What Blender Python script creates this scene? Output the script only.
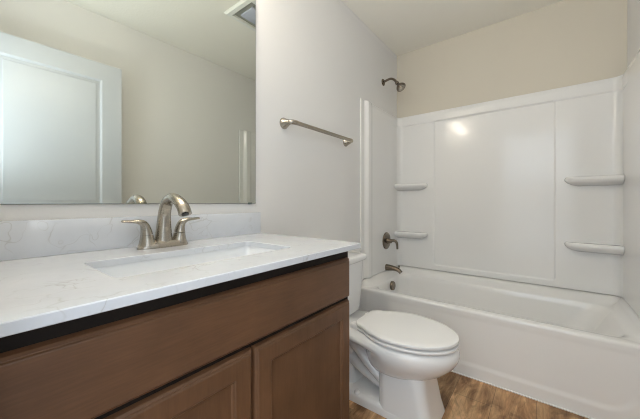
import bpy, bmesh, math, random
from mathutils import Vector, Matrix

scene = bpy.context.scene
for _o in list(bpy.data.objects):
    bpy.data.objects.remove(_o)
COL = scene.collection
PI = math.pi

# ------------------------------------------------------------------ camera
cam_data = bpy.data.cameras.new('camera')
cam = bpy.data.objects.new('camera', cam_data)
COL.objects.link(cam)
cam.location = (1.1069, 0.0, 1.0329)
cam.rotation_euler = (PI / 2, 0, math.radians(38.054))
cam_data.sensor_width = 36.0
cam_data.lens = 36.0 * 285.25 / 640.0
cam_data.shift_y = -7.1 / 640.0
cam_data.clip_start = 0.01
scene.camera = cam

# ------------------------------------------------------------------ view, world, large lights
scene.cycles.filter_width = 1.1
scene.view_settings.view_transform = 'Standard'
scene.view_settings.look = 'None'
scene.view_settings.gamma = 1.0
scene.view_settings.use_curve_mapping = False
scene.view_settings.exposure = 0.0

world = bpy.data.worlds.new('world')
scene.world = world
world.use_nodes = True
world.node_tree.nodes['Background'].inputs['Color'].default_value = (0.80, 0.90, 1.0, 1)
world.node_tree.nodes['Background'].inputs['Strength'].default_value = 1.8

def area_light(name, loc, rot, sx, sy, power, color):
    d = bpy.data.lights.new(name, 'AREA')
    d.shape = 'RECTANGLE'
    d.size = sx
    d.size_y = sy
    d.energy = power
    d.color = color
    o = bpy.data.objects.new(name, d)
    o.location = loc
    o.rotation_euler = rot
    COL.objects.link(o)
    return o

# daylight of the room beyond the open doorway (its window faces the doorway)
area_light('hall_daylight', (0.75, -1.45, 1.9), (math.radians(66), 0, 0), 2.8, 1.0, 18, (0.85, 0.93, 1.0))
# unseen fill light added outside the doorway, facing up to brighten the near ceiling
area_light('added_ceiling_fill', (1.0, -0.40, 1.12), (PI, 0, 0), 0.75, 0.5, 30, (0.85, 0.93, 1.0))
LAMP_STRENGTH = 36.0
LAMP_COLOR = (1.0, 0.89, 0.74, 1)

# ------------------------------------------------------------------ materials
def mat(name, color=(0.8, 0.8, 0.8), rough=0.5, metal=0.0, coat=0.0, spec=0.5):
    m = bpy.data.materials.new(name)
    m.use_nodes = True
    b = m.node_tree.nodes['Principled BSDF']
    b.inputs['Base Color'].default_value = (*color, 1)
    b.inputs['Roughness'].default_value = rough
    b.inputs['Metallic'].default_value = metal
    b.inputs['Coat Weight'].default_value = coat
    b.inputs['Coat Roughness'].default_value = 0.05
    b.inputs['Specular IOR Level'].default_value = spec
    return m

def nodes_of(m):
    nt = m.node_tree
    return nt, nt.nodes, nt.links, nt.nodes['Principled BSDF']

def coords(nt, scale=(1, 1, 1), rot=(0, 0, 0)):
    tc = nt.nodes.new('ShaderNodeTexCoord')
    mp = nt.nodes.new('ShaderNodeMapping')
    mp.inputs['Scale'].default_value = scale
    mp.inputs['Rotation'].default_value = rot
    nt.links.new(tc.outputs['Object'], mp.inputs['Vector'])
    return mp.outputs['Vector']

def noise(nt, vec, scale, detail=4, rough=0.5, dist=0.0):
    n = nt.nodes.new('ShaderNodeTexNoise')
    n.inputs['Scale'].default_value = scale
    n.inputs['Detail'].default_value = detail
    n.inputs['Roughness'].default_value = rough
    n.inputs['Distortion'].default_value = dist
    nt.links.new(vec, n.inputs['Vector'])
    return n.outputs['Fac']

def ramp(nt, fac, stops):
    r = nt.nodes.new('ShaderNodeValToRGB')
    els = r.color_ramp.elements
    while len(els) < len(stops):
        els.new(0.5)
    for e, (p, c) in zip(els, stops):
        e.position = p
        e.color = (*c, 1)
    nt.links.new(fac, r.inputs['Fac'])
    return r.outputs['Color']

def mix(nt, fac, a, b, mode='MIX'):
    n = nt.nodes.new('ShaderNodeMix')
    n.data_type = 'RGBA'
    n.blend_type = mode
    if isinstance(fac, float):
        n.inputs['Factor'].default_value = fac
    else:
        nt.links.new(fac, n.inputs['Factor'])
    for s, v in (('A', a), ('B', b)):
        sock = [i for i in n.inputs if i.name == s and i.type == 'RGBA'][0]
        if isinstance(v, tuple):
            sock.default_value = (*v, 1)
        else:
            nt.links.new(v, sock)
    return [o for o in n.outputs if o.type == 'RGBA'][0]

def bump(nt, fac, strength, dist=0.002):
    n = nt.nodes.new('ShaderNodeBump')
    n.inputs['Strength'].default_value = strength
    n.inputs['Distance'].default_value = dist
    nt.links.new(fac, n.inputs['Height'])
    nt.links.new(n.outputs['Normal'], nt.nodes['Principled BSDF'].inputs['Normal'])

def paint(name, color, rough, scale, strength):
    m = mat(name, color, rough, spec=0.3)
    nt, N, L, b = nodes_of(m)
    v = coords(nt)
    bump(nt, noise(nt, v, scale, 3, 0.6), strength, 0.003)
    c = ramp(nt, noise(nt, v, 3.0, 2), [(0.3, tuple(k * 0.985 for k in color)), (0.7, color)])
    L.new(c, b.inputs['Base Color'])
    return m

M = {}
M['wall'] = paint('wall_paint', (0.805, 0.795, 0.780), 0.62, 110, 0.10)
M['wall_warm_light'] = paint('wall_paint_warm_light', (0.700, 0.650, 0.550), 0.62, 110, 0.10)  # warm lamp light on the end wall is put into this paint colour
M['ceiling'] = paint('ceiling_paint', (0.900, 0.872, 0.790), 0.8, 55, 0.35)
M['trim'] = mat('trim_white', (0.84, 0.85, 0.86), 0.30)
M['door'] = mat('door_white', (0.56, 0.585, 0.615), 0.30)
M['acrylic'] = mat('surround_acrylic', (0.845, 0.838, 0.822), 0.15, coat=0.15, spec=0.4)
M['tub'] = mat('tub_acrylic', (0.89, 0.882, 0.865), 0.20, coat=0.3)
M['china'] = mat('toilet_china', (0.90, 0.90, 0.895), 0.10, coat=0.5)
M['seat'] = mat('toilet_seat_plastic', (0.92, 0.92, 0.915), 0.22)
M['basin'] = mat('basin_china', (0.86, 0.88, 0.90), 0.12, coat=0.3)
M['mirror'] = mat('mirror_glass', (0.665, 0.695, 0.65), 0.0, 1.0)
M['edge'] = mat('mirror_edge', (0.10, 0.12, 0.11), 0.3)
M['dark'] = mat('dark_gap', (0.015, 0.012, 0.010), 0.6)
M['rubber'] = mat('black_rubber', (0.02, 0.02, 0.02), 0.5)
M['caulk'] = mat('white_caulk', (0.85, 0.84, 0.82), 0.5)
M['plastic'] = mat('vent_plastic', (0.82, 0.83, 0.78), 0.4)
M['lens'] = mat('vent_lens', (0.50, 0.53, 0.62), 0.25)
M['ventbox'] = mat('vent_housing', (0.34, 0.34, 0.29), 0.5)

def brushed(name, color, rough):
    m = mat(name, color, rough, 1.0)
    nt, N, L, b = nodes_of(m)
    v = coords(nt, (30, 30, 400))
    f = noise(nt, v, 4, 3)
    r = nt.nodes.new('ShaderNodeMapRange')
    r.inputs['To Min'].default_value = rough - 0.05
    r.inputs['To Max'].default_value = rough + 0.07
    L.new(f, r.inputs['Value'])
    L.new(r.outputs['Result'], b.inputs['Roughness'])
    return m
M['nickel'] = brushed('brushed_nickel', (0.42, 0.385, 0.33), 0.25)
M['nickel_dark'] = brushed('shower_nickel', (0.20, 0.165, 0.13), 0.24)
M['chrome'] = mat('chrome', (0.75, 0.75, 0.75), 0.08, 1.0)

def wood(name, axis):
    m = mat(name, (0.07, 0.04, 0.025), 0.48, spec=0.35)
    nt, N, L, b = nodes_of(m)
    b.inputs['Coat Weight'].default_value = 0.25
    b.inputs['Coat Roughness'].default_value = 0.28
    s = {'y': (14, 0.9, 14), 'z': (14, 14, 0.9)}[axis]
    v = coords(nt, s)
    g = noise(nt, v, 3.0, 6, 0.6, 0.4)
    fine = noise(nt, coords(nt, tuple(k * 6 for k in s)), 3.0, 3, 0.6)
    cloud = noise(nt, coords(nt), 5.0, 4, 0.55)
    c1 = ramp(nt, g, [(0.25, (0.120, 0.055, 0.025)), (0.55, (0.138, 0.065, 0.030)), (0.8, (0.155, 0.074, 0.036))])
    c2 = ramp(nt, cloud, [(0.3, (0.74, 0.74, 0.74)), (0.7, (1.20, 1.20, 1.20))])
    c3 = ramp(nt, fine, [(0.35, (0.9, 0.9, 0.9)), (0.65, (1.06, 1.06, 1.06))])
    c = mix(nt, 1.0, c1, c2, 'MULTIPLY')
    c = mix(nt, 1.0, c, c3, 'MULTIPLY')
    L.new(c, b.inputs['Base Color'])
    bump(nt, fine, 0.06, 0.0005)
    return m
M['wood_h'] = wood('stained_maple_horizontal', 'y')
M['wood_v'] = wood('stained_maple_vertical', 'z')
M['wood_gap_shade'] = mat('cabinet_wood_gap_shade', (0.012, 0.008, 0.006), 0.6, spec=0.2)  # near-black colour stands in for shade in the gaps around the fronts

def quartz():
    m = mat('white_quartz', (0.85, 0.87, 0.89), 0.13, coat=0.2)
    nt, N, L, b = nodes_of(m)
    v = coords(nt)
    warp = noise(nt, v, 6.0, 3, 0.6)
    w = nt.nodes.new('ShaderNodeVectorMath')
    w.operation = 'MULTIPLY_ADD'
    w.inputs[1].default_value = (1, 1, 1)
    comb = nt.nodes.new('ShaderNodeCombineXYZ')
    for i in range(3):
        L.new(warp, comb.inputs[i])
    mul = nt.nodes.new('ShaderNodeVectorMath')
    mul.operation = 'SCALE'
    mul.inputs['Scale'].default_value = 0.35
    L.new(comb.outputs['Vector'], mul.inputs[0])
    L.new(v, w.inputs[0])
    L.new(mul.outputs['Vector'], w.inputs[2])
    vo = nt.nodes.new('ShaderNodeTexVoronoi')
    vo.feature = 'DISTANCE_TO_EDGE'
    vo.inputs['Scale'].default_value = 10.0
    L.new(w.outputs['Vector'], vo.inputs['Vector'])
    vein = ramp(nt, vo.outputs['Distance'], [(0.0, (1, 1, 1)), (0.022, (0.15, 0.15, 0.15)), (0.06, (0, 0, 0))])
    patch = ramp(nt, noise(nt, v, 8.0, 4, 0.6), [(0.47, (0, 0, 0)), (0.62, (1, 1, 1))])
    f = mix(nt, 1.0, vein, patch, 'MULTIPLY')
    cloud = ramp(nt, noise(nt, v, 5.0, 5, 0.65), [(0.35, (0.67, 0.695, 0.74)), (0.65, (0.72, 0.745, 0.785))])
    fl = nt.nodes.new('ShaderNodeMath')
    fl.operation = 'MULTIPLY'
    fl.inputs[1].default_value = 0.7
    L.new(f, fl.inputs[0])
    c = mix(nt, fl.outputs['Value'], cloud, (0.50, 0.50, 0.50))
    L.new(c, b.inputs['Base Color'])
    return m
M['quartz'] = quartz()

def planks():
    m = mat('wood_plank_floor', (0.2, 0.12, 0.07), 0.42, spec=0.3)
    nt, N, L, b = nodes_of(m)
    v = coords(nt, (1, 1, 1), (0, 0, PI / 2))     # plank length runs along y
    br = nt.nodes.new('ShaderNodeTexBrick')
    br.inputs['Scale'].default_value = 1.0
    br.inputs['Brick Width'].default_value = 1.22
    br.inputs['Row Height'].default_value = 0.18
    br.inputs['Mortar Size'].default_value = 0.0012
    br.inputs['Mortar Smooth'].default_value = 0.1
    br.inputs['Bias'].default_value = 0.0
    br.offset = 0.37
    br.inputs['Color1'].default_value = (0.72, 0.72, 0.72, 1)
    br.inputs['Color2'].default_value = (1.30, 1.30, 1.30, 1)
    br.inputs['Mortar'].default_value = (0.45, 0.45, 0.45, 1)
    L.new(v, br.inputs['Vector'])
    g = noise(nt, coords(nt, (9, 1.3, 1)), 1.6, 7, 0.62, 1.4)
    g2 = noise(nt, coords(nt, (5, 2.4, 1)), 2.4, 4, 0.6, 1.2)
    fine = noise(nt, coords(nt, (120, 5, 1)), 2.0, 3, 0.6)
    c1 = ramp(nt, g, [(0.30, (0.26, 0.130, 0.058)), (0.5, (0.46, 0.265, 0.130)), (0.70, (0.70, 0.46, 0.25))])
    c2 = ramp(nt, g2, [(0.32, (0.50, 0.46, 0.42)), (0.52, (1.0, 1.0, 1.0)), (0.75, (1.3, 1.3, 1.3))])
    c3 = ramp(nt, fine, [(0.3, (0.82, 0.82, 0.82)), (0.7, (1.1, 1.1, 1.1))])
    c = mix(nt, 1.0, c1, c2, 'MULTIPLY')
    c = mix(nt, 1.0, c, c3, 'MULTIPLY')
    c = mix(nt, 1.0, c, br.outputs['Color'], 'MULTIPLY')
    L.new(c, b.inputs['Base Color'])
    bump(nt, fine, 0.12, 0.0008)
    return m
M['floor'] = planks()

def lit(name, color, strength):
    m = mat(name, (0.9, 0.9, 0.9), 0.4)
    b = m.node_tree.nodes['Principled BSDF']
    b.inputs['Emission Color'].default_value = color
    b.inputs['Emission Strength'].default_value = strength
    return m
M['lit_shade'] = lit('lit_glass_shade', LAMP_COLOR, LAMP_STRENGTH)

# ------------------------------------------------------------------ mesh helpers
def add_box(bm, x0, x1, y0, y1, z0, z1, bev=0.0, seg=2):
    t = bmesh.new()
    bmesh.ops.create_cube(t, size=1.0)
    for v in t.verts:
        v.co = Vector((x0 + (v.co.x + 0.5) * (x1 - x0), y0 + (v.co.y + 0.5) * (y1 - y0), z0 + (v.co.z + 0.5) * (z1 - z0)))
    if bev > 0:
        bmesh.ops.bevel(t, geom=t.edges[:], offset=bev, segments=seg, profile=0.5, affect='EDGES')
    merge(bm, t)

def merge(bm, t):
    mp = {}
    for v in t.verts:
        mp[v] = bm.verts.new(v.co)
    for f in t.faces:
        try:
            bm.faces.new([mp[v] for v in f.verts])
        except ValueError:
            pass
    t.free()

def loft(bm, rings, cap0=True, cap1=True, closed=True, loop=False):
    vr = [[bm.verts.new(p) for p in r] for r in rings]
    n = len(vr[0])
    pairs = list(zip(vr[:-1], vr[1:]))
    if loop:
        pairs.append((vr[-1], vr[0]))
    for a, b in pairs:
        for i in range(n if closed else n - 1):
            j = (i + 1) % n
            try:
                bm.faces.new((a[i], a[j], b[j], b[i]))
            except ValueError:
                pass
    if closed and cap0 and not loop:
        bm.faces.new(vr[0][::-1])
    if closed and cap1 and not loop:
        bm.faces.new(vr[-1])
    return vr

def spline(pts, n=8):
    P = [Vector(p) for p in pts]
    out = []
    for i in range(len(P) - 1):
        p0 = P[max(i - 1, 0)]; p1 = P[i]; p2 = P[i + 1]; p3 = P[min(i + 2, len(P) - 1)]
        for k in range(n):
            t = k / n
            out.append(0.5 * ((2 * p1) + (-p0 + p2) * t + (2 * p0 - 5 * p1 + 4 * p2 - p3) * t * t + (-p0 + 3 * p1 - 3 * p2 + p3) * t ** 3))
    out.append(P[-1])
    return out

def tube(bm, pts, radii, n=20, up=(0, 0, 1), sub=8, round_end=False):
    """pts control points; radii = list of r or (a along side, b along up)"""
    R = [Vector((r, r, 0)) if not isinstance(r, tuple) else Vector((r[0], r[1], 0)) for r in radii]
    C = spline(pts, sub)
    RR = spline(R, sub)
    rings = []
    u = Vector(up)
    for i, c in enumerate(C):
        t = (C[min(i + 1, len(C) - 1)] - C[max(i - 1, 0)]).normalized()
        side = t.cross(u)
        if side.length < 1e-4:
            side = t.orthogonal()
        side.normalize()
        u = side.cross(t).normalized()
        r = RR[i]
        rings.append([c + side * (r.x * math.cos(2 * PI * k / n)) + u * (r.y * math.sin(2 * PI * k / n)) for k in range(n)])
    if round_end:
        c = C[-1]; t = (C[-1] - C[-2]).normalized()
        last = rings[-1]
        for f, h in ((0.93, 0.35), (0.75, 0.65), (0.4, 0.9)):
            rr = max(RR[-1].x, RR[-1].y) * 0.5
            rings.append([c + (p - c) * f + t * (h * rr) for p in last])
    loft(bm, rings)

def lathe(bm, origin, axis, prof, n=32):
    """prof: list of (distance along axis, radius)"""
    a = Vector(axis).normalized()
    s = a.orthogonal().normalized()
    u = a.cross(s)
    o = Vector(origin)
    rings = [[o + a * d + s * (r * math.cos(2 * PI * k / n)) + u * (r * math.sin(2 * PI * k / n)) for k in range(n)] for d, r in prof]
    loft(bm, rings)

def rr_points(x0, x1, y0, y1, r, nc=8, ns=6):
    """rounded rectangle, fixed point count"""
    pts = []
    r = max(r, 1e-4)
    cs = [(x1 - r, y0 + r, -PI / 2), (x1 - r, y1 - r, 0), (x0 + r, y1 - r, PI / 2), (x0 + r, y0 + r, PI)]
    for i, (cx, cy, a0) in enumerate(cs):
        arc = [(cx + r * math.cos(a0 + PI / 2 * k / nc), cy + r * math.sin(a0 + PI / 2 * k / nc)) for k in range(nc + 1)]
        pts += arc
        nx, ny, na = cs[(i + 1) % 4]
        q = (nx + r * math.cos(na), ny + r * math.sin(na))
        p = arc[-1]
        for k in range(1, ns):
            t = k / ns
            pts.append((p[0] + (q[0] - p[0]) * t, p[1] + (q[1] - p[1]) * t))
    return pts

def base_of(parent):
    v = Vector((0, 0, 0))
    while parent is not None:
        v += Vector(parent.location)
        parent = parent.parent
    return v

def obj(name, bm, m, parent=None, origin=None, smooth=35, recalc=True):
    if recalc:
        bmesh.ops.recalc_face_normals(bm, faces=bm.faces[:])
    me = bpy.data.meshes.new(name)
    off = base_of(parent) + (Vector(origin) if origin is not None else Vector((0, 0, 0)))
    for v in bm.verts:
        v.co -= off
    bm.to_mesh(me)
    bm.free()
    if smooth:
        for p in me.polygons:
            p.use_smooth = True
        me.set_sharp_from_angle(angle=math.radians(smooth))
    me.materials.append(m)
    o = bpy.data.objects.new(name, me)
    COL.objects.link(o)
    if parent is not None:
        o.parent = parent
    if origin is not None:
        o.location = origin
    return o

def thing(name, label, cat, loc, group=None):
    o = bpy.data.objects.new(name, None)
    o.empty_display_size = 0.05
    COL.objects.link(o)
    o.location = loc
    o['label'] = label
    o['category'] = cat
    if group:
        o['group'] = group
    return o

def tag(o, label, cat, group=None):
    o['label'] = label
    o['category'] = cat
    if group:
        o['group'] = group
    return o

def struct(o, label, cat):
    o['kind'] = 'structure'
    o['label'] = label
    o['category'] = cat
    return o

def box_obj(name, dims, m, parent=None, bev=0.0, origin=None, seg=2):
    bm = bmesh.new()
    add_box(bm, *dims, bev, seg)
    return obj(name, bm, m, parent, origin)

def sstep(a, b, x):
    t = min(1, max(0, (x - a) / (b - a)))
    return t * t * (3 - 2 * t)

# ------------------------------------------------------------------ room shell
W, YB, H = 1.524, 2.610, 2.438
YN = 0.010                                   # face of the doorway wall
DX0, DX1, DH = 0.62, 1.400, 2.045            # doorway

struct(box_obj('floor', (-0.12, W + 0.12, -1.5, YB + 0.12, -0.06, 0.0), M['floor']), 'brown wood plank floor of the bathroom', 'floor')
struct(box_obj('ceiling', (-0.12, W + 0.12, -1.5, YB + 0.12, H, H + 0.08), M['ceiling']), 'off-white textured ceiling over the whole bathroom', 'ceiling')
struct(box_obj('wall_left', (-0.12, 0.0, -0.11, YB + 0.12, 0.0, H), M['wall']), 'pale greige wall carrying the mirror and towel bar', 'wall')
struct(box_obj('wall_right', (W, W + 0.12, -0.11, YB + 0.12, 0.0, H), M['wall']), 'greige wall opposite the mirror, seen reflected behind the door', 'wall')
struct(box_obj('wall_back', (0.0, W, YB, YB + 0.12, 0.0, H), M['wall_warm_light']), 'greige end wall above the bathtub surround, warm light painted into its colour', 'wall')
bm = bmesh.new()
add_box(bm, 0.0, DX0, YN - 0.12, YN, 0, H)
add_box(bm, DX1, W, YN - 0.12, YN, 0, H)
add_box(bm, DX0, DX1, YN - 0.12, YN, DH, H)
struct(obj('wall_front', bm, M['wall']), 'greige wall with the doorway the picture is taken from', 'wall')

def baseboard(name, dims, label):
    struct(box_obj(name, dims, M['trim'], None, 0.003), label, 'baseboard')
baseboard('baseboard_left', (0.0, 0.014, 0.905, 1.862, 0.0, 0.09), 'white baseboard behind the toilet')
baseboard('baseboard_right', (W - 0.014, W, YN + 0.02, 1.862, 0.0, 0.09), 'white baseboard along the wall behind the door')

# casing of the doorway, room side
bm = bmesh.new()
add_box(bm, DX0 - 0.005, DX0 + 0.014, YN - 0.125, YN + 0.004, 0, DH)
add_box(bm, DX1 - 0.0005, DX1 + 0.014, YN - 0.125, YN + 0.0, 0, DH)
add_box(bm, DX0 - 0.005, DX1 + 0.014, YN - 0.125, YN + 0.004, DH - 0.012, DH + 0.008)
struct(obj('trim_1', bm, M['trim']), 'white jamb lining the doorway', 'door jamb')

# open door lying back against the right wall
DXF, DXB = 1.400, 1.435
dy0, dy1, dz0, dz1 = 0.016, 0.768, 0.012, 2.030
def rect_ring(y0, y1, z0, z1, x):
    return [(x, y0, z0), (x, y1, z0), (x, y1, z1), (x, y0, z1)]
bm = bmesh.new()
add_box(bm, DXF + 0.010, DXB, dy0, dy1, dz0, dz1)
# stiles and rails, front skin, with two moulded panels
def slab(bm, y0, y1, z0, z1):
    add_box(bm, DXF, DXF + 0.012, y0, y1, z0, z1)
st, tr, mr, brl = 0.118, 0.118, 0.16, 0.22
zmid = 0.93
slab(bm, dy0, dy0 + st, dz0, dz1)
slab(bm, dy1 - st, dy1, dz0, dz1)
slab(bm, dy0 + st, dy1 - st, dz1 - tr, dz1)
slab(bm, dy0 + st, dy1 - st, zmid - mr / 2, zmid + mr / 2)
slab(bm, dy0 + st, dy1 - st, dz0, dz0 + brl)
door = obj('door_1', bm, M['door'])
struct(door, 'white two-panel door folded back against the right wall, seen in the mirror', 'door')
for z0, z1 in ((zmid + mr / 2, dz1 - tr), (dz0 + brl, zmid - mr / 2)):
    bm = bmesh.new()
    rings = []
    for ins, x in ((0.0, DXF + 0.0005), (0.007, DXF + 0.004), (0.013, DXF + 0.0095), (0.020, DXF + 0.0095), (0.030, DXF + 0.007), (0.038, DXF + 0.0035)):
        rings.append(rect_ring(dy0 + st + ins, dy1 - st - ins, z0 + ins, z1 - ins, x))
    vr = loft(bm, rings, False, True)
    obj('door_panel', bm, M['door'], door, smooth=20)
bm = bmesh.new()
lathe(bm, (DXF, 0.70, 0.95), (-1, 0, 0), [(-0.001, 0.031), (0.004, 0.031), (0.008, 0.026), (0.012, 0.011), (0.035, 0.011), (0.042, 0.022), (0.055, 0.027), (0.066, 0.022), (0.07, 0.008)])
obj('door_knob', bm, M['nickel'], door)
for hz in (0.25, 1.05, 1.83):
    bm = bmesh.new()
    lathe(bm, (DXF - 0.004, dy0 - 0.003, hz), (0, 0, 1), [(0, 0.004), (0.09, 0.004)], 12)
    obj('door_hinge', bm, M['nickel'], door)

# ------------------------------------------------------------------ vanity cabinet
CX = 0.5755                                  # counter front edge
CY0, CY1 = 0.014, 0.925                      # counter ends
CZ = 0.883
KX = 0.555                                   # face of doors and drawer front
vy0, vy1 = 0.016, 0.893
van = thing('vanity_cabinet', 'dark brown stained wood vanity cabinet under the white countertop', 'cabinet', (0.27, 0.45, 0.0))
bm = bmesh.new()
add_box(bm, 0.004, KX - 0.036, vy0, vy0 + 0.016, 0.10, 0.8635)
add_box(bm, 0.004, KX - 0.036, vy1 - 0.016, vy1, 0.0, 0.8635)
add_box(bm, 0.004, 0.012, vy0 + 0.016, vy1 - 0.016, 0.10, 0.8635)
add_box(bm, 0.012, KX - 0.036, vy0 + 0.016, vy1 - 0.016, 0.10, 0.116)
obj('carcass', bm, M['wood_v'], van)
bm = bmesh.new()
add_box(bm, KX - 0.036, KX - 0.017, vy0, vy0 + 0.035, 0.10, 0.8635)
add_box(bm, KX - 0.036, KX - 0.017, vy1 - 0.035, vy1, 0.10, 0.8635)
add_box(bm, KX - 0.036, KX - 0.017, vy0 + 0.035, vy1 - 0.035, 0.83, 0.8635)
add_box(bm, KX - 0.036, KX - 0.017, vy0 + 0.035, vy1 - 0.035, 0.655, 0.705)
add_box(bm, KX - 0.036, KX - 0.017, vy0 + 0.035, vy1 - 0.035, 0.10, 0.135)
add_box(bm, KX - 0.036, KX - 0.017, 0.43, 0.47, 0.135, 0.655)
obj('face_frame', bm, M['wood_gap_shade'], van)
box_obj('toe_kick', (0.10, KX - 0.085, vy0 + 0.004, vy1 - 0.004, 0.0, 0.10), M['wood_gap_shade'], van)

def stepped_front(bm, y0, y1, z0, z1, xb, xf, extra):
    rings = [rect_ring(y0, y1, z0, z1, xb), rect_ring(y0, y1, z0, z1, xf - 0.0165)]
    for ins, x in ((0.0035, xf - 0.008), (0.0075, xf - 0.0040), (0.0090, xf - 0.0038), (0.0108, xf - 0.0010), (0.0125, xf)):
        rings.append(rect_ring(y0 + ins, y1 - ins, z0 + ins, z1 - ins, x))
    for ins, x in extra:
        rings.append(rect_ring(y0 + ins, y1 - ins, z0 + ins, z1 - ins, x))
    loft(bm, rings, True, True)

bm = bmesh.new()
stepped_front(bm, 0.020, 0.889, 0.687, 0.832, KX - 0.017, KX, [])
obj('drawer_front', bm, M['wood_h'], van, smooth=20)
FW = 0.052
for y0, y1 in ((0.020, 0.4475), (0.4505, 0.889)):
    z0, z1 = 0.108, 0.678
    bm = bmesh.new()
    stepped_front(bm, y0, y1, z0, z1, KX - 0.017, KX, [(FW, KX), (FW + 0.003, KX - 0.003), (FW + 0.006, KX - 0.003), (FW + 0.010, KX - 0.008)])
    dr = obj('door', bm, M['wood_v'], van, smooth=20)
    box_obj('center_panel', (KX - 0.012, KX - 0.0075, y0 + FW + 0.009, y1 - FW - 0.009, z0 + FW + 0.009, z1 - FW - 0.009), M['wood_v'], dr)

# ------------------------------------------------------------------ countertop with sink cut-out, backsplash
SX0, SX1, SY0, SY1, SR = 0.205, 0.445, 0.195, 0.700, 0.022
def ring_at(x0, x1, y0, y1, r, z):
    return [(x, y, z) for x, y in rr_points(x0, x1, y0, y1, r)]
bm = bmesh.new()
rings = [ring_at(SX0, SX1, SY0, SY1, SR, 0.864),
         ring_at(SX0, SX1, SY0, SY1, SR, CZ - 0.0015),
         ring_at(SX0 - 0.0015, SX1 + 0.0015, SY0 - 0.0015, SY1 + 0.0015, SR + 0.0015, CZ),
         ring_at(0.0015, CX - 0.002, CY0, CY1 - 0.002, 0.002, CZ),
         ring_at(0.0015, CX, CY0, CY1, 0.003, CZ - 0.002),
         ring_at(0.0015, CX, CY0, CY1, 0.003, 0.8655),
         ring_at(0.0015, CX - 0.0015, CY0, CY1 - 0.0015, 0.002, 0.864)]
loft(bm, rings, loop=True)
top = obj('countertop', bm, M['quartz'], None, (0.29, 0.45, 0.864), smooth=30)
tag(top, 'white veined quartz countertop lying on the brown vanity cabinet', 'countertop')
tag(box_obj('backsplash', (0.0015, 0.020, CY0, CY1 - 0.006, CZ + 0.0003, CZ + 0.1016), M['quartz'], None, 0.0015, (0.011, 0.46, CZ + 0.0003)),
    'low white quartz backsplash strip standing against the wall under the mirror', 'backsplash')

sink = thing('sink', 'white rectangular undermount sink set into the quartz countertop', 'sink', (0.325, 0.4475, 0.74))
bm = bmesh.new()
rings = []
for e, r, z in ((0.022, 0.03, 0.8635), (0.003, 0.024, 0.8635), (0.001, 0.023, 0.855), (-0.008, 0.03, 0.82), (-0.016, 0.04, 0.78), (-0.035, 0.05, 0.757), (-0.06, 0.05, 0.752), (-0.10, 0.015, 0.750)):
    rings.append(ring_at(SX0 - e, SX1 + e, SY0 - e, SY1 + e, r, z))
loft(bm, rings, False, True)
obj('basin', bm, M['basin'], sink, recalc=False)
bm = bmesh.new()
lathe(bm, (0.325, 0.4475, 0.7495), (0, 0, 1), [(0, 0.022), (0.003, 0.022), (0.004, 0.018), (0.007, 0.017), (0.009, 0.012)])
obj('drain_stopper', bm, M['nickel'], sink)

# ------------------------------------------------------------------ faucet
FX, FY = 0.092, 0.436
fau = thing('faucet', 'brushed nickel two-handle faucet with arched spout behind the sink', 'faucet', (FX, FY, CZ))
def stadium(hx, hy, z, n=48, p=2.6):
    out = []
    for k in range(n):
        a = 2 * PI * k / n
        c, s = math.cos(a), math.sin(a)
        out.append((FX + hx * math.copysign(abs(c) ** (2 / p), c), FY + hy * math.copysign(abs(s) ** (2 / p), s), z))
    return out
bm = bmesh.new()
loft(bm, [stadium(0.0285, 0.081, CZ), stadium(0.0285, 0.081, CZ + 0.003), stadium(0.0270, 0.0785, CZ + 0.012), stadium(0.0245, 0.074, CZ + 0.018), stadium(0.021, 0.064, CZ + 0.0215), stadium(0.012, 0.05, CZ + 0.022)])
obj('base_plate', bm, M['nickel'], fau)
bm = bmesh.new()
tube(bm, [(FX - 0.002, FY, CZ + 0.008), (FX - 0.002, FY, CZ + 0.035), (FX + 0.001, FY, CZ + 0.080), (FX + 0.008, FY, CZ + 0.120), (FX + 0.028, FY, CZ + 0.152), (FX + 0.064, FY, CZ + 0.165), (FX + 0.104, FY, CZ + 0.154), (FX + 0.133, FY, CZ + 0.135), (FX + 0.147, FY, CZ + 0.114)],
     [(0.033, 0.0265), (0.0265, 0.0250), (0.0220, 0.0215), (0.0195, 0.0190), (0.0185, 0.0170), (0.0185, 0.0158), (0.0188, 0.0155), (0.0195, 0.0160), (0.0200, 0.0165)], 24, up=(1, 0, 0))
sp = obj('spout', bm, M['nickel'], fau)
bm = bmesh.new()
d = Vector((0.013, 0, -0.025)).normalized()
e = Vector((FX + 0.147, FY, CZ + 0.114))
lathe(bm, e - d * 0.002, d, [(0, 0.011), (0.004, 0.0108)], 20)
obj('aerator', bm, M['rubber'], sp)
for s in (-1, 1):
    hy = FY + s * 0.0505
    bm = bmesh.new()
    rings = []
    for z, a, b, sh in ((0.010, 0.0265, 0.0285, 0.0), (0.016, 0.0245, 0.0255, 0.0), (0.026, 0.0225, 0.0220, 0.001), (0.036, 0.0210, 0.0195, 0.002), (0.044, 0.0200, 0.0182, 0.0025)):
        rings.append([(FX + a * math.cos(2 * PI * k / 28), hy + s * sh + b * math.sin(2 * PI * k / 28), CZ + z) for k in range(28)])
    loft(bm, rings)
    obj('handle_base', bm, M['nickel'], fau)
    bm = bmesh.new()
    tube(bm, [(FX, hy + s * 0.003, CZ + 0.0455), (FX, hy + s * 0.005, CZ + 0.062), (FX + 0.001, hy + s * 0.012, CZ + 0.080), (FX + 0.002, hy + s * 0.028, CZ + 0.0885), (FX + 0.003, hy + s * 0.048, CZ + 0.0900), (FX + 0.004, hy + s * 0.070, CZ + 0.0915)],
         [(0.0198, 0.0178), (0.0180, 0.0152), (0.0158, 0.0115), (0.0138, 0.0075), (0.0118, 0.0050), (0.0105, 0.0042)], 24, up=(0, s, 0), round_end=True)
    obj('handle', bm, M['nickel'], fau)

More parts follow.
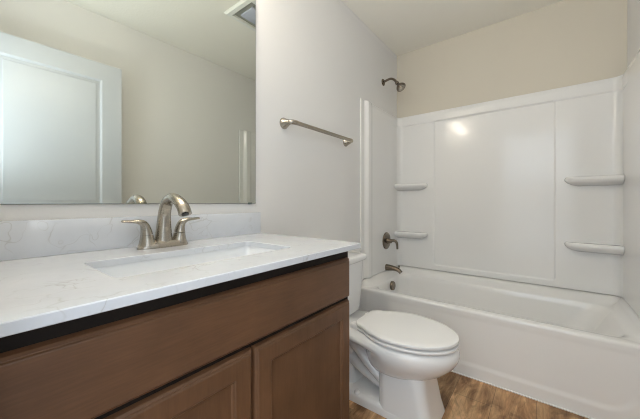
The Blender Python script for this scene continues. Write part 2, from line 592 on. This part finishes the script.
# ------------------------------------------------------------------ mirror
mir = thing('wall_mirror', 'large frameless wall mirror above the backsplash', 'mirror', (0.0, 0.463, 1.029))
box_obj('glass', (0.0015, 0.0065, 0.030, 0.898, 1.029, 2.06), M['mirror'], mir)
bm = bmesh.new()
add_box(bm, 0.0010, 0.0060, 0.8978, 0.8992, 1.029, 2.06)
add_box(bm, 0.0010, 0.0060, 0.030, 0.8992, 1.0275, 1.0292)
obj('edge_band', bm, M['edge'], mir)
for yy in (0.865,):
    box_obj('mirror_clip', (0.0008, 0.0095, yy - 0.010, yy + 0.010, 1.0245, 1.0330), M['edge'], mir, 0.001)

# ------------------------------------------------------------------ vanity light above the mirror
vl = thing('vanity_light', 'brushed nickel bath light with three lit glass shades above the mirror', 'light fixture', (0.0, 0.45, 2.21))
bm = bmesh.new()
add_box(bm, 0.001, 0.024, 0.17, 0.73, 2.185, 2.265, 0.006)
obj('back_plate', bm, M['nickel'], vl)
for i in range(3):
    ly = 0.45 + (i - 1) * 0.215
    bm = bmesh.new()
    tube(bm, [(0.02, ly, 2.225), (0.06, ly, 2.235), (0.095, ly, 2.255), (0.10, ly, 2.235)], [0.008, 0.008, 0.008, 0.010], 14, up=(0, 1, 0))
    lathe(bm, (0.10, ly, 2.205), (0, 0, 1), [(0, 0.026), (0.02, 0.024), (0.032, 0.010)], 24)
    obj('arm', bm, M['nickel'], vl)
    bm = bmesh.new()
    lathe(bm, (0.10, ly, 2.115), (0, 0, 1), [(0, 0.052), (0.004, 0.060), (0.05, 0.056), (0.085, 0.040), (0.09, 0.02)], 28)
    obj('lamp_shade', bm, M['lit_shade'], vl)

# ------------------------------------------------------------------ towel bar
tb = thing('towel_bar', 'brushed nickel towel bar on the wall above the toilet', 'towel bar', (0.0, 1.413, 1.46))
TZ, TA, TBY, TP = 1.460, 1.095, 1.706, 0.064
for y in (TA, TBY):
    bm = bmesh.new()
    lathe(bm, (0, y, TZ), (1, 0, 0), [(0.0005, 0.0310), (0.004, 0.0310), (0.012, 0.0265), (0.026, 0.0200), (0.040, 0.0150), (0.046, 0.0130)], 28)
    obj('wall_post', bm, M['nickel'], tb)
bm = bmesh.new()
b_ = 0.026
tube(bm, [(0.042, TA, TZ), (0.052, TA + 0.002, TZ), (0.061, TA + 0.012, TZ), (TP, TA + 0.032, TZ), (TP, TA + 0.08, TZ), (TP, (TA + TBY) / 2, TZ),
          (TP, TBY - 0.08, TZ), (TP, TBY - 0.032, TZ), (0.061, TBY - 0.012, TZ), (0.052, TBY - 0.002, TZ), (0.042, TBY, TZ)],
     [(0.0115, 0.0125)] * 2 + [(0.0100, 0.0130)] * 2 + [(0.0085, 0.0118)] * 3 + [(0.0100, 0.0130)] * 2 + [(0.0115, 0.0125)] * 2, 20, up=(0, 0, 1))
obj('rail', bm, M['nickel'], tb)

# ------------------------------------------------------------------ ceiling vent
ven = thing('ceiling_vent', 'square white exhaust fan cover on the ceiling, seen in the mirror', 'vent', (0.61, 1.38, H))
vx0, vx1, vya, vyb = 0.455, 0.765, 1.222, 1.532
bm = bmesh.new()
def zr(i, z):
    return [(vx0 + i, vya + i, z), (vx1 - i, vya + i, z), (vx1 - i, vyb - i, z), (vx0 + i, vyb - i, z)]
loft(bm, [zr(0, H - 0.0005), zr(0, H - 0.004), zr(0.012, H - 0.016), zr(0.040, H - 0.020), zr(0.043, H - 0.018), zr(0.046, H - 0.002)], False, False)
obj('frame', bm, M['plastic'], ven, smooth=20)
bm = bmesh.new()
add_box(bm, vx0 + 0.044, vx1 - 0.044, vya + 0.044, vyb - 0.044, H - 0.004, H - 0.001)
obj('housing', bm, M['ventbox'], ven)
box_obj('light_lens', (vx0 + 0.085, vx1 - 0.085, vya + 0.085, vyb - 0.085, H - 0.018, H - 0.004), M['lens'], ven, 0.004)

# ------------------------------------------------------------------ bathtub
TY0 = 1.868
tub_bm = bmesh.new()
TX0, TX1, TYB = 0.002, W - 0.002, YB - 0.002
RIMZ, LEDGE = 0.392, 0.438
def ledge(x, y):
    k = max(sstep(0.075, 0.030, x), sstep(W - 0.075, W - 0.030, x), sstep(YB - 0.085, YB - 0.040, y))
    k *= sstep(1.895, 1.960, y)
    return k
def tub_ring(il, ir, jf, jb, r, z, use):
    return [(x, y, z + (LEDGE - RIMZ) * ledge(x, y) * use) for x, y in rr_points(TX0 + il, TX1 - ir, TY0 + jf, TYB - jb, r, 10, 24)]
rings = [tub_ring(0, 0, 0.003, 0, 0.001, RIMZ - 0.014, 1),
         tub_ring(0, 0, 0.0035, 0, 0.001, RIMZ - 0.008, 1),
         tub_ring(0, 0, 0.006, 0, 0.001, RIMZ - 0.002, 1),
         tub_ring(0.004, 0.004, 0.011, 0.004, 0.003, RIMZ + 0.001, 1),
         tub_ring(0.030, 0.030, 0.030, 0.030, 0.01, RIMZ + 0.002, 1),
         tub_ring(0.050, 0.050, 0.045, 0.055, 0.03, RIMZ + 0.002, 1),
         tub_ring(0.078, 0.075, 0.066, 0.085, 0.07, RIMZ + 0.001, 1),
         tub_ring(0.088, 0.086, 0.076, 0.094, 0.09, RIMZ - 0.003, 1),
         tub_ring(0.093, 0.098, 0.084, 0.100, 0.10, RIMZ - 0.012, 0),
         tub_ring(0.098, 0.125, 0.090, 0.105, 0.11, RIMZ - 0.05, 0),
         tub_ring(0.106, 0.175, 0.100, 0.115, 0.12, RIMZ - 0.14, 0),
         tub_ring(0.120, 0.240, 0.112, 0.128, 0.13, RIMZ - 0.24, 0),
         tub_ring(0.140, 0.300, 0.130, 0.145, 0.13, RIMZ - 0.29, 0),
         tub_ring(0.175, 0.340, 0.165, 0.180, 0.10, RIMZ - 0.308, 0),
         tub_ring(0.240, 0.400, 0.220, 0.235, 0.06, RIMZ - 0.312, 0)]
loft(tub_bm, rings, False, True)
# apron: a long face with a shallow recessed panel
def frange(stops):
    out = []
    for a, b, n in stops:
        out += [a + (b - a) * k / n for k in range(n)]
    out.append(stops[-1][1])
    return out
xs = frange([(TX0, 0.07, 5), (0.07, 0.11, 8), (0.11, 1.28, 30), (1.28, 1.40, 16), (1.40, 1.47, 14), (1.47, TX1, 4)])
zs = frange([(0.0, 0.055, 4), (0.055, 0.10, 12), (0.10, 0.20, 12), (0.20, 0.335, 8), (0.335, RIMZ - 0.014, 7)])
def apron_y(x, z):
    # rounded-rectangle mask of the recessed panel
    cx, hx = 0.765, 0.672
    zc, hz = 0.42, 0.345
    r = 0.11
    qx = abs(x - cx) - hx + r
    qz = abs(z - zc) - hz + r
    dd = min(max(qx, qz), 0) + math.hypot(max(qx, 0), max(qz, 0)) - r
    k = sstep(0.016, -0.016, dd)
    lip = sstep(RIMZ - 0.055, RIMZ - 0.025, z)
    return TY0 + 0.003 + 0.0045 * k * (1 - 0.6 * lip)
vr = [[tub_bm.verts.new((x, apron_y(x, z), z)) for x in xs] for z in zs]
for a, b in zip(vr[:-1], vr[1:]):
    for i in range(len(xs) - 1):
        tub_bm.faces.new((a[i], a[i + 1], b[i + 1], b[i]))
tub = obj('bathtub', tub_bm, M['tub'], None, (0.762, 2.24, 0.0), smooth=50)
tag(tub, 'white alcove bathtub with a plain apron along the end wall', 'bathtub')
bm = bmesh.new()
add_box(bm, 0.005, TX1, TY0 - 0.005, TY0 + 0.006, 0.0, 0.006, 0.002)
obj('caulk_line', bm, M['caulk'], tub)

# ------------------------------------------------------------------ shower surround
SZ0, SZ1 = 0.444, 1.828
sur = thing('shower_surround', 'glossy white three-sided shower surround with moulded corner shelves above the bathtub', 'shower surround', (0.762, 2.575, SZ0))
OFF, FR, YF = 0.030, 0.045, 1.909
YBK = YB - 0.035
path = []          # (x, y, nx, ny, tag)
def lin(a, b, n):
    return [a + (b - a) * k / n for k in range(n)]
left_ys = frange([(YF, YF + 0.012, 4), (YF + 0.012, YF + 0.028, 3), (YF + 0.028, YF + 0.042, 3), (YF + 0.042, YF + 0.086, 12), (YF + 0.086, YF + 0.118, 4), (YF + 0.118, YF + 0.15, 8), (YF + 0.15, YBK - FR, 16)])
back_xs = frange([(OFF + FR, 0.338, 10), (0.338, 0.374, 12), (0.374, 1.153, 24), (1.153, 1.189, 12), (1.189, W - OFF - FR, 10)])
for y in left_ys[:-1]:
    path.append((OFF, y, 1, 0, 'side'))
for k in range(12):
    a = PI - PI / 2 * k / 12
    path.append((OFF + FR + FR * math.cos(a), YBK - FR + FR * math.sin(a), -math.cos(a), -math.sin(a), 'fillet'))
for x in back_xs:
    path.append((x, YBK, 0, -1, 'back'))
for k in range(1, 13):
    a = PI / 2 - PI / 2 * k / 12
    path.append((W - OFF - FR + FR * math.cos(a), YBK - FR + FR * math.sin(a), -math.cos(a), -math.sin(a), 'fillet'))
for y in left_ys[:-1][::-1]:
    path.append((W - OFF, y, -1, 0, 'side'))
zz = frange([(SZ0, 0.46, 3), (0.46, 0.52, 16), (0.52, 1.715, 24), (1.715, 1.760, 18), (1.760, 1.818, 6), (1.818, SZ1, 6)])
def surf(x, y, t, z):
    d = 0.0
    if t == 'side':
        q = y - YF
        d += -0.018 * (1 - sstep(0.044, 0.082, q))          # thin nailing flange at the front
        d += 0.007 * sstep(0.044, 0.082, q) * (1 - sstep(0.120, 0.145, q))   # pilaster
    if t == 'back':
        r = 0.02
        qx = abs(x - 0.7635) - 0.4075 + r
        qz = abs(z - 1.115) - 0.627 + r
        dd = min(max(qx, qz), 0) + math.hypot(max(qx, 0), max(qz, 0)) - r
        d += -0.007 * sstep(0.006, -0.006, dd)
    band = sstep(1.728, 1.748, z)
    groove = math.exp(-((z - 1.735) / 0.006) ** 2)
    if not (t == 'side' and y - YF < 0.048):
        w = 1.0 if t != 'side' else sstep(2.40, 2.53, y)
        d += w * (0.004 * band - 0.003 * groove)
        if z > 1.80:
            d += -0.004 * sstep(1.800, 1.816, z)
    if z > SZ1 - 0.008:
        q = (z - (SZ1 - 0.008)) / 0.008
        d -= 0.008 * (1 - math.sqrt(max(0, 1 - q * q)))
    return d
names = (('left_panel', 0, 0), ('back_panel', 0, 0), ('right_panel', 0, 0))
i_l = max(i for i, p in enumerate(path) if p[4] == 'fillet' and p[0] < 0.3) + 1
i_r = min(i for i, p in enumerate(path) if p[4] == 'fillet' and p[0] > 1.2) - 1
segs = (('side_panel', 0, i_l), ('back_panel', i_l, i_r), ('side_panel', i_r, len(path) - 1))
for nm, a, b in segs:
    bm = bmesh.new()
    pts = path[a:b + 1]
    rows = []
    for z in zz:
        row = [(x + nx * surf(x, y, t, z), y + ny * surf(x, y, t, z), z) for x, y, nx, ny, t in pts]
        rows.append(row)
    # close the top back to the wall
    rows.append([(x - nx * (OFF - 0.002) if t == 'side' else (min(max(x - nx * 0.033, 0.002), W - 0.002)), min(y - ny * 0.033, YB - 0.002), SZ1) for x, y, nx, ny, t in pts])
    if nm == 'side_panel':
        # turn the front edge back to the wall
        front = 0 if a == 0 else len(pts) - 1
        xw = 0.001 if a == 0 else W - 0.001
        for r in rows:
            ed = [(xw, YF, r[front][2]), (r[front][0] + (-0.004 if a == 0 else 0.004), YF, r[front][2])]
            if a == 0:
                r[:0] = ed
            else:
                r += ed[::-1]
    vr = loft(bm, rows, closed=False)
    obj(nm, bm, M['acrylic'], sur, smooth=55)

def shelf(xc, sgn, zt):
    """corner shelf: widest at the corner, rounded free end"""
    L_, D_, T_ = 0.272, 0.094, 0.062
    out = []
    n = 40
    plan = []
    for k in range(n + 1):
        t = k / n
        # front outline
        xx = L_ * t
        end = (1 - max(0, (t - 0.80) / 0.20) ** 2.4) ** 0.5 if t > 0.80 else 1
        dep = (D_ * (1 - 0.32 * t)) * end
        plan.append((xx, dep))
    rings = []
    for ins, z in ((0.070, zt - T_), (0.038, zt - T_ + 0.010), (0.016, zt - T_ + 0.022), (0.004, zt - T_ + 0.034), (0.0, zt - 0.018), (0.001, zt - 0.010), (0.006, zt - 0.003), (0.013, zt), (0.022, zt - 0.002)):
        ring = []
        for xx, dep in plan:
            q = max(dep - ins, 0.0)
            xq = min(xx, L_ - ins)
            ring.append((xc + sgn * xq, YBK - q, z))
        ring.append((xc + sgn * (L_ - ins), YBK + 0.006, z))
        ring.append((xc, YBK + 0.006, z))
        rings.append(ring)
    bm = bmesh.new()
    loft(bm, rings)
    obj('shelf', bm, M['acrylic'], sur, smooth=50)
for zt in (1.203, 0.766):
    shelf(OFF + 0.002, 1, zt)
    shelf(W - OFF - 0.002, -1, zt)

# ------------------------------------------------------------------ shower and tub fittings
PY = 2.31
sh = thing('wall_shower', 'dark nickel shower head on a bent arm high above the tub', 'shower', (0.0, PY, 2.085))
bm = bmesh.new()
lathe(bm, (0, PY, 2.085), (1, 0, 0), [(0.0005, 0.030), (0.004, 0.030), (0.010, 0.022), (0.014, 0.012)], 28)
obj('flange', bm, M['nickel_dark'], sh)
bm = bmesh.new()
tube(bm, [(0.004, PY, 2.085), (0.035, PY, 2.094), (0.070, PY, 2.098), (0.100, PY, 2.084), (0.128, PY, 2.050)], [0.0095] * 5, 18, up=(0, 1, 0))
obj('arm', bm, M['nickel_dark'], sh)
bm = bmesh.new()
ax = Vector((0.62, -0.10, -0.78)).normalized()
lathe(bm, Vector((0.122, PY, 2.056)), ax, [(0, 0.012), (0.008, 0.016), (0.018, 0.016), (0.026, 0.012), (0.034, 0.016), (0.052, 0.030), (0.066, 0.039), (0.078, 0.041), (0.082, 0.038), (0.0825, 0.028)], 32)
hd = obj('shower_head', bm, M['nickel_dark'], sh)
bm = bmesh.new()
lathe(bm, Vector((0.122, PY, 2.056)) + ax * 0.0815, ax, [(0, 0.030), (0.003, 0.029), (0.004, 0.014), (0.008, 0.013), (0.009, 0.008)], 28)
obj('spray_face', bm, M['nickel'], hd)

vx = OFF
vz = 0.700
va = thing('shower_valve', 'round dark nickel shower valve with a lever handle on the left surround wall', 'shower valve', (vx, PY, vz))
bm = bmesh.new()
lathe(bm, (vx, PY, vz), (1, 0, 0), [(0.0005, 0.074), (0.004, 0.074), (0.009, 0.070), (0.013, 0.050), (0.014, 0.030)], 40)
obj('escutcheon', bm, M['nickel_dark'], va)
bm = bmesh.new()
lathe(bm, (vx, PY, vz), (1, 0, 0), [(0.012, 0.026), (0.030, 0.022), (0.048, 0.019), (0.052, 0.014)], 28)
obj('hub', bm, M['nickel_dark'], va)
bm = bmesh.new()
tube(bm, [(vx + 0.040, PY, vz + 0.002), (vx + 0.070, PY, vz + 0.006), (vx + 0.092, PY, vz - 0.004), (vx + 0.100, PY, vz - 0.030), (vx + 0.102, PY, vz - 0.062)],
     [0.012, 0.0125, 0.0115, 0.0095, 0.0085], 18, up=(0, 1, 0), round_end=True)
obj('lever_handle', bm, M['nickel_dark'], va)

tz = 0.470
ts = thing('tub_spout', 'dark nickel tub spout below the lever valve', 'tub spout', (vx, PY, tz))
bm = bmesh.new()
tube(bm, [(vx + 0.0005, PY, tz), (vx + 0.03, PY, tz), (vx + 0.07, PY, tz - 0.001), (vx + 0.11, PY, tz - 0.010), (vx + 0.135, PY, tz - 0.030)],
     [(0.026, 0.028), (0.024, 0.026), (0.022, 0.021), (0.020, 0.017), (0.018, 0.015)], 24, up=(0, 0, 1))
obj('spout_body', bm, M['nickel_dark'], ts)
bm = bmesh.new()
lathe(bm, (vx + 0.118, PY, tz - 0.004), (0, 0, 1), [(0, 0.004), (0.022, 0.004), (0.024, 0.008), (0.032, 0.008), (0.034, 0.005)], 16)
obj('diverter_knob', bm, M['nickel_dark'], ts)

of = thing('overflow_cover', 'round dark nickel overflow cover inside the end of the tub', 'overflow cover', (0.100, PY - 0.05, 0.334))
bm = bmesh.new()
lathe(bm, (0.104, PY - 0.05, 0.334), (1, 0, 0.08), [(0.0, 0.037), (0.014, 0.037), (0.019, 0.034), (0.021, 0.024)], 32)
obj('cover_plate', bm, M['nickel_dark'], of)

# ------------------------------------------------------------------ toilet
TC = 1.40
toi = thing('toilet', 'white two-piece toilet with closed lid between the vanity and the tub', 'toilet', (0.40, TC, 0.0))
def egg(xb, xt, hw, hb, z, n=64, xm=None, p=2.0, rb=None):
    """china outline: elongated front, straight taper to the back edge"""
    if xm is None:
        xm = xb + (xt - xb) * 0.5
    pts = []
    for k in range(n // 2 + 1):
        a = -PI / 2 + PI * k / (n // 2)
        c, s = math.cos(a), math.sin(a)
        pts.append((xm + (xt - xm) * c ** (2 / p), TC + hw * math.copysign(abs(s) ** (2 / p), s), z))
    m = n // 4
    rb = min(0.03, hb * 0.5) if rb is None else rb
    for k in range(1, m + 1):
        t = k / m
        y = hw + (hb - hw) * t ** 1.9
        pts.append((xm + (xb + rb - xm) * t, TC + y, z))
    for k in range(1, 5):
        a = PI / 2 * k / 4
        pts.append((xb + rb - rb * math.sin(a), TC + hb - rb + rb * math.cos(a), z))
    for k in range(0, 4):
        a = PI / 2 * k / 4
        pts.append((xb + rb - rb * math.cos(a), TC - hb + rb - rb * math.sin(a), z))
    for k in range(m, 0, -1):
        t = k / m
        y = hw + (hb - hw) * t ** 1.9
        pts.append((xm + (xb + rb - xm) * t, TC - y, z))
    return pts
bm = bmesh.new()
# bowl
loft(bm, [egg(0.36, 0.60, 0.08, 0.05, 0.170, xm=0.50),
          egg(0.350, 0.655, 0.110, 0.055, 0.192, xm=0.51),
          egg(0.345, 0.708, 0.138, 0.060, 0.215, xm=0.52),
          egg(0.340, 0.755, 0.160, 0.065, 0.245, xm=0.53),
          egg(0.335, 0.788, 0.179, 0.070, 0.280, xm=0.54),
          egg(0.320, 0.805, 0.191, 0.085, 0.308, xm=0.54),
          egg(0.290, 0.809, 0.193, 0.100, 0.322, xm=0.54),
          egg(0.10, 0.809, 0.193, 0.112, 0.334, xm=0.54),
          egg(0.05, 0.806, 0.192, 0.124, 0.343, xm=0.54),
          egg(0.05, 0.800, 0.188, 0.124, 0.356, xm=0.54),
          egg(0.054, 0.788, 0.180, 0.120, 0.363, xm=0.54)])
# front pedestal column
def col(x0, x1, hw, r, z):
    return [(x, y, z) for x, y in rr_points(x0, x1, TC - hw, TC + hw, r, 8, 6)]
loft(bm, [col(0.458, 0.724, 0.130, 0.045, 0.0), col(0.458, 0.722, 0.129, 0.045, 0.010), col(0.458, 0.708, 0.127, 0.05, 0.06), col(0.456, 0.694, 0.125, 0.05, 0.13), col(0.454, 0.684, 0.122, 0.05, 0.18), col(0.45, 0.680, 0.120, 0.06, 0.215), col(0.44, 0.68, 0.118, 0.075, 0.24)])
# foot running back under the tank, rear post
loft(bm, [col(0.09, 0.60, 0.130, 0.03, 0.0), col(0.09, 0.60, 0.130, 0.03, 0.028), col(0.095, 0.60, 0.124, 0.03, 0.042), col(0.11, 0.60, 0.105, 0.03, 0.048)])
loft(bm, [col(0.10, 0.30, 0.070, 0.03, 0.03), col(0.09, 0.28, 0.072, 0.03, 0.20), col(0.06, 0.30, 0.10, 0.03, 0.32)])
# exposed trapway
tube(bm, [(0.14, TC, 0.310), (0.22, TC, 0.298), (0.30, TC, 0.262), (0.38, TC, 0.195), (0.48, TC, 0.125)], [(0.070, 0.040), (0.080, 0.042), (0.088, 0.042), (0.090, 0.042), (0.090, 0.042)], 28, up=(0, 0, 1))
tube(bm, [(0.10, TC, 0.27), (0.18, TC, 0.232), (0.26, TC, 0.182), (0.35, TC, 0.135), (0.48, TC, 0.095)], [(0.060, 0.040), (0.066, 0.042), (0.070, 0.042), (0.072, 0.042), (0.07, 0.04)], 28, up=(0, 0, 1))
obj('bowl', bm, M['china'], toi, smooth=60, recalc=True)

def plate(x_b, x_t, hw, hb, z0, z1, r, dome=0.0):
    rings = [egg(x_b + r, x_t - r, hw - r, hb - r, z0, xm=0.545, rb=0.055),
             egg(x_b + r * 0.3, x_t - r * 0.3, hw - r * 0.3, hb - r * 0.3, z0 + r * 0.3, xm=0.545, rb=0.055),
             egg(x_b, x_t, hw, hb, z0 + r, xm=0.545, rb=0.055),
             egg(x_b, x_t, hw, hb, z1 - r, xm=0.545, rb=0.055),
             egg(x_b + r * 0.3, x_t - r * 0.3, hw - r * 0.3, hb - r * 0.3, z1 - r * 0.3, xm=0.545, rb=0.055),
             egg(x_b + r, x_t - r, hw - r, hb - r, z1, xm=0.545, rb=0.055)]
    if dome:
        for f in (0.15, 0.35, 0.6, 0.85):
            k = 1 - f
            xc = 0.555
            rings.append([(xc + (x - xc) * k, TC + (y - TC) * k, z1 + dome * (1 - k * k)) for x, y, z in rings[5]])
    bm = bmesh.new()
    loft(bm, rings)
    return bm
obj('seat', plate(0.332, 0.806, 0.191, 0.128, 0.3715, 0.3835, 0.003), M['seat'], toi, smooth=50)
obj('lid', plate(0.322, 0.805, 0.190, 0.126, 0.3920, 0.407, 0.0035, 0.003), M['seat'], toi, smooth=50)
for s in (-1, 1):
    bm = bmesh.new()
    add_box(bm, 0.290, 0.335, TC + s * 0.075 - 0.022, TC + s * 0.075 + 0.022, 0.358, 0.389, 0.007, 3)
    obj('hinge', bm, M['seat'], toi)
# tank
def tk(x0, x1, hw, r, z):
    return [(x + (0.012 * (1 - ((y - TC) / hw) ** 2) if x > (x0 + x1) / 2 else 0), y, z) for x, y in rr_points(x0, x1, TC - hw, TC + hw, r, 8, 10)]
bm = bmesh.new()
loft(bm, [tk(0.045, 0.175, 0.165, 0.03, 0.358), tk(0.030, 0.192, 0.182, 0.035, 0.364), tk(0.024, 0.196, 0.190, 0.035, 0.385), tk(0.022, 0.202, 0.202, 0.035, 0.50), tk(0.020, 0.208, 0.212, 0.035, 0.672)])
obj('tank', bm, M['china'], toi, smooth=50)
bm = bmesh.new()
loft(bm, [tk(0.020, 0.212, 0.216, 0.03, 0.669), tk(0.013, 0.221, 0.226, 0.03, 0.674), tk(0.012, 0.224, 0.229, 0.03, 0.682), tk(0.012, 0.224, 0.229, 0.03, 0.698), tk(0.015, 0.220, 0.225, 0.03, 0.706), tk(0.025, 0.208, 0.213, 0.025, 0.709)])
obj('tank_lid', bm, M['china'], toi, smooth=50)
lv = bmesh.new()
lathe(lv, (0.205, TC - 0.15, 0.628), (1, 0, 0), [(0, 0.012), (0.012, 0.012), (0.016, 0.006)], 18)
tube(lv, [(0.222, TC - 0.15, 0.628), (0.228, TC - 0.12, 0.624), (0.230, TC - 0.08, 0.618)], [(0.004, 0.006), (0.004, 0.006), (0.004, 0.008)], 12, round_end=True)
obj('flush_lever', lv, M['chrome'], toi)
for s in (-1, 1):
    bm = bmesh.new()
    lathe(bm, (0.345, TC + s * 0.112, 0.040), (0, 0, 1), [(0, 0.016), (0.010, 0.015), (0.018, 0.010), (0.020, 0.004)], 20)
    obj('bolt_cap', bm, M['china'], toi)
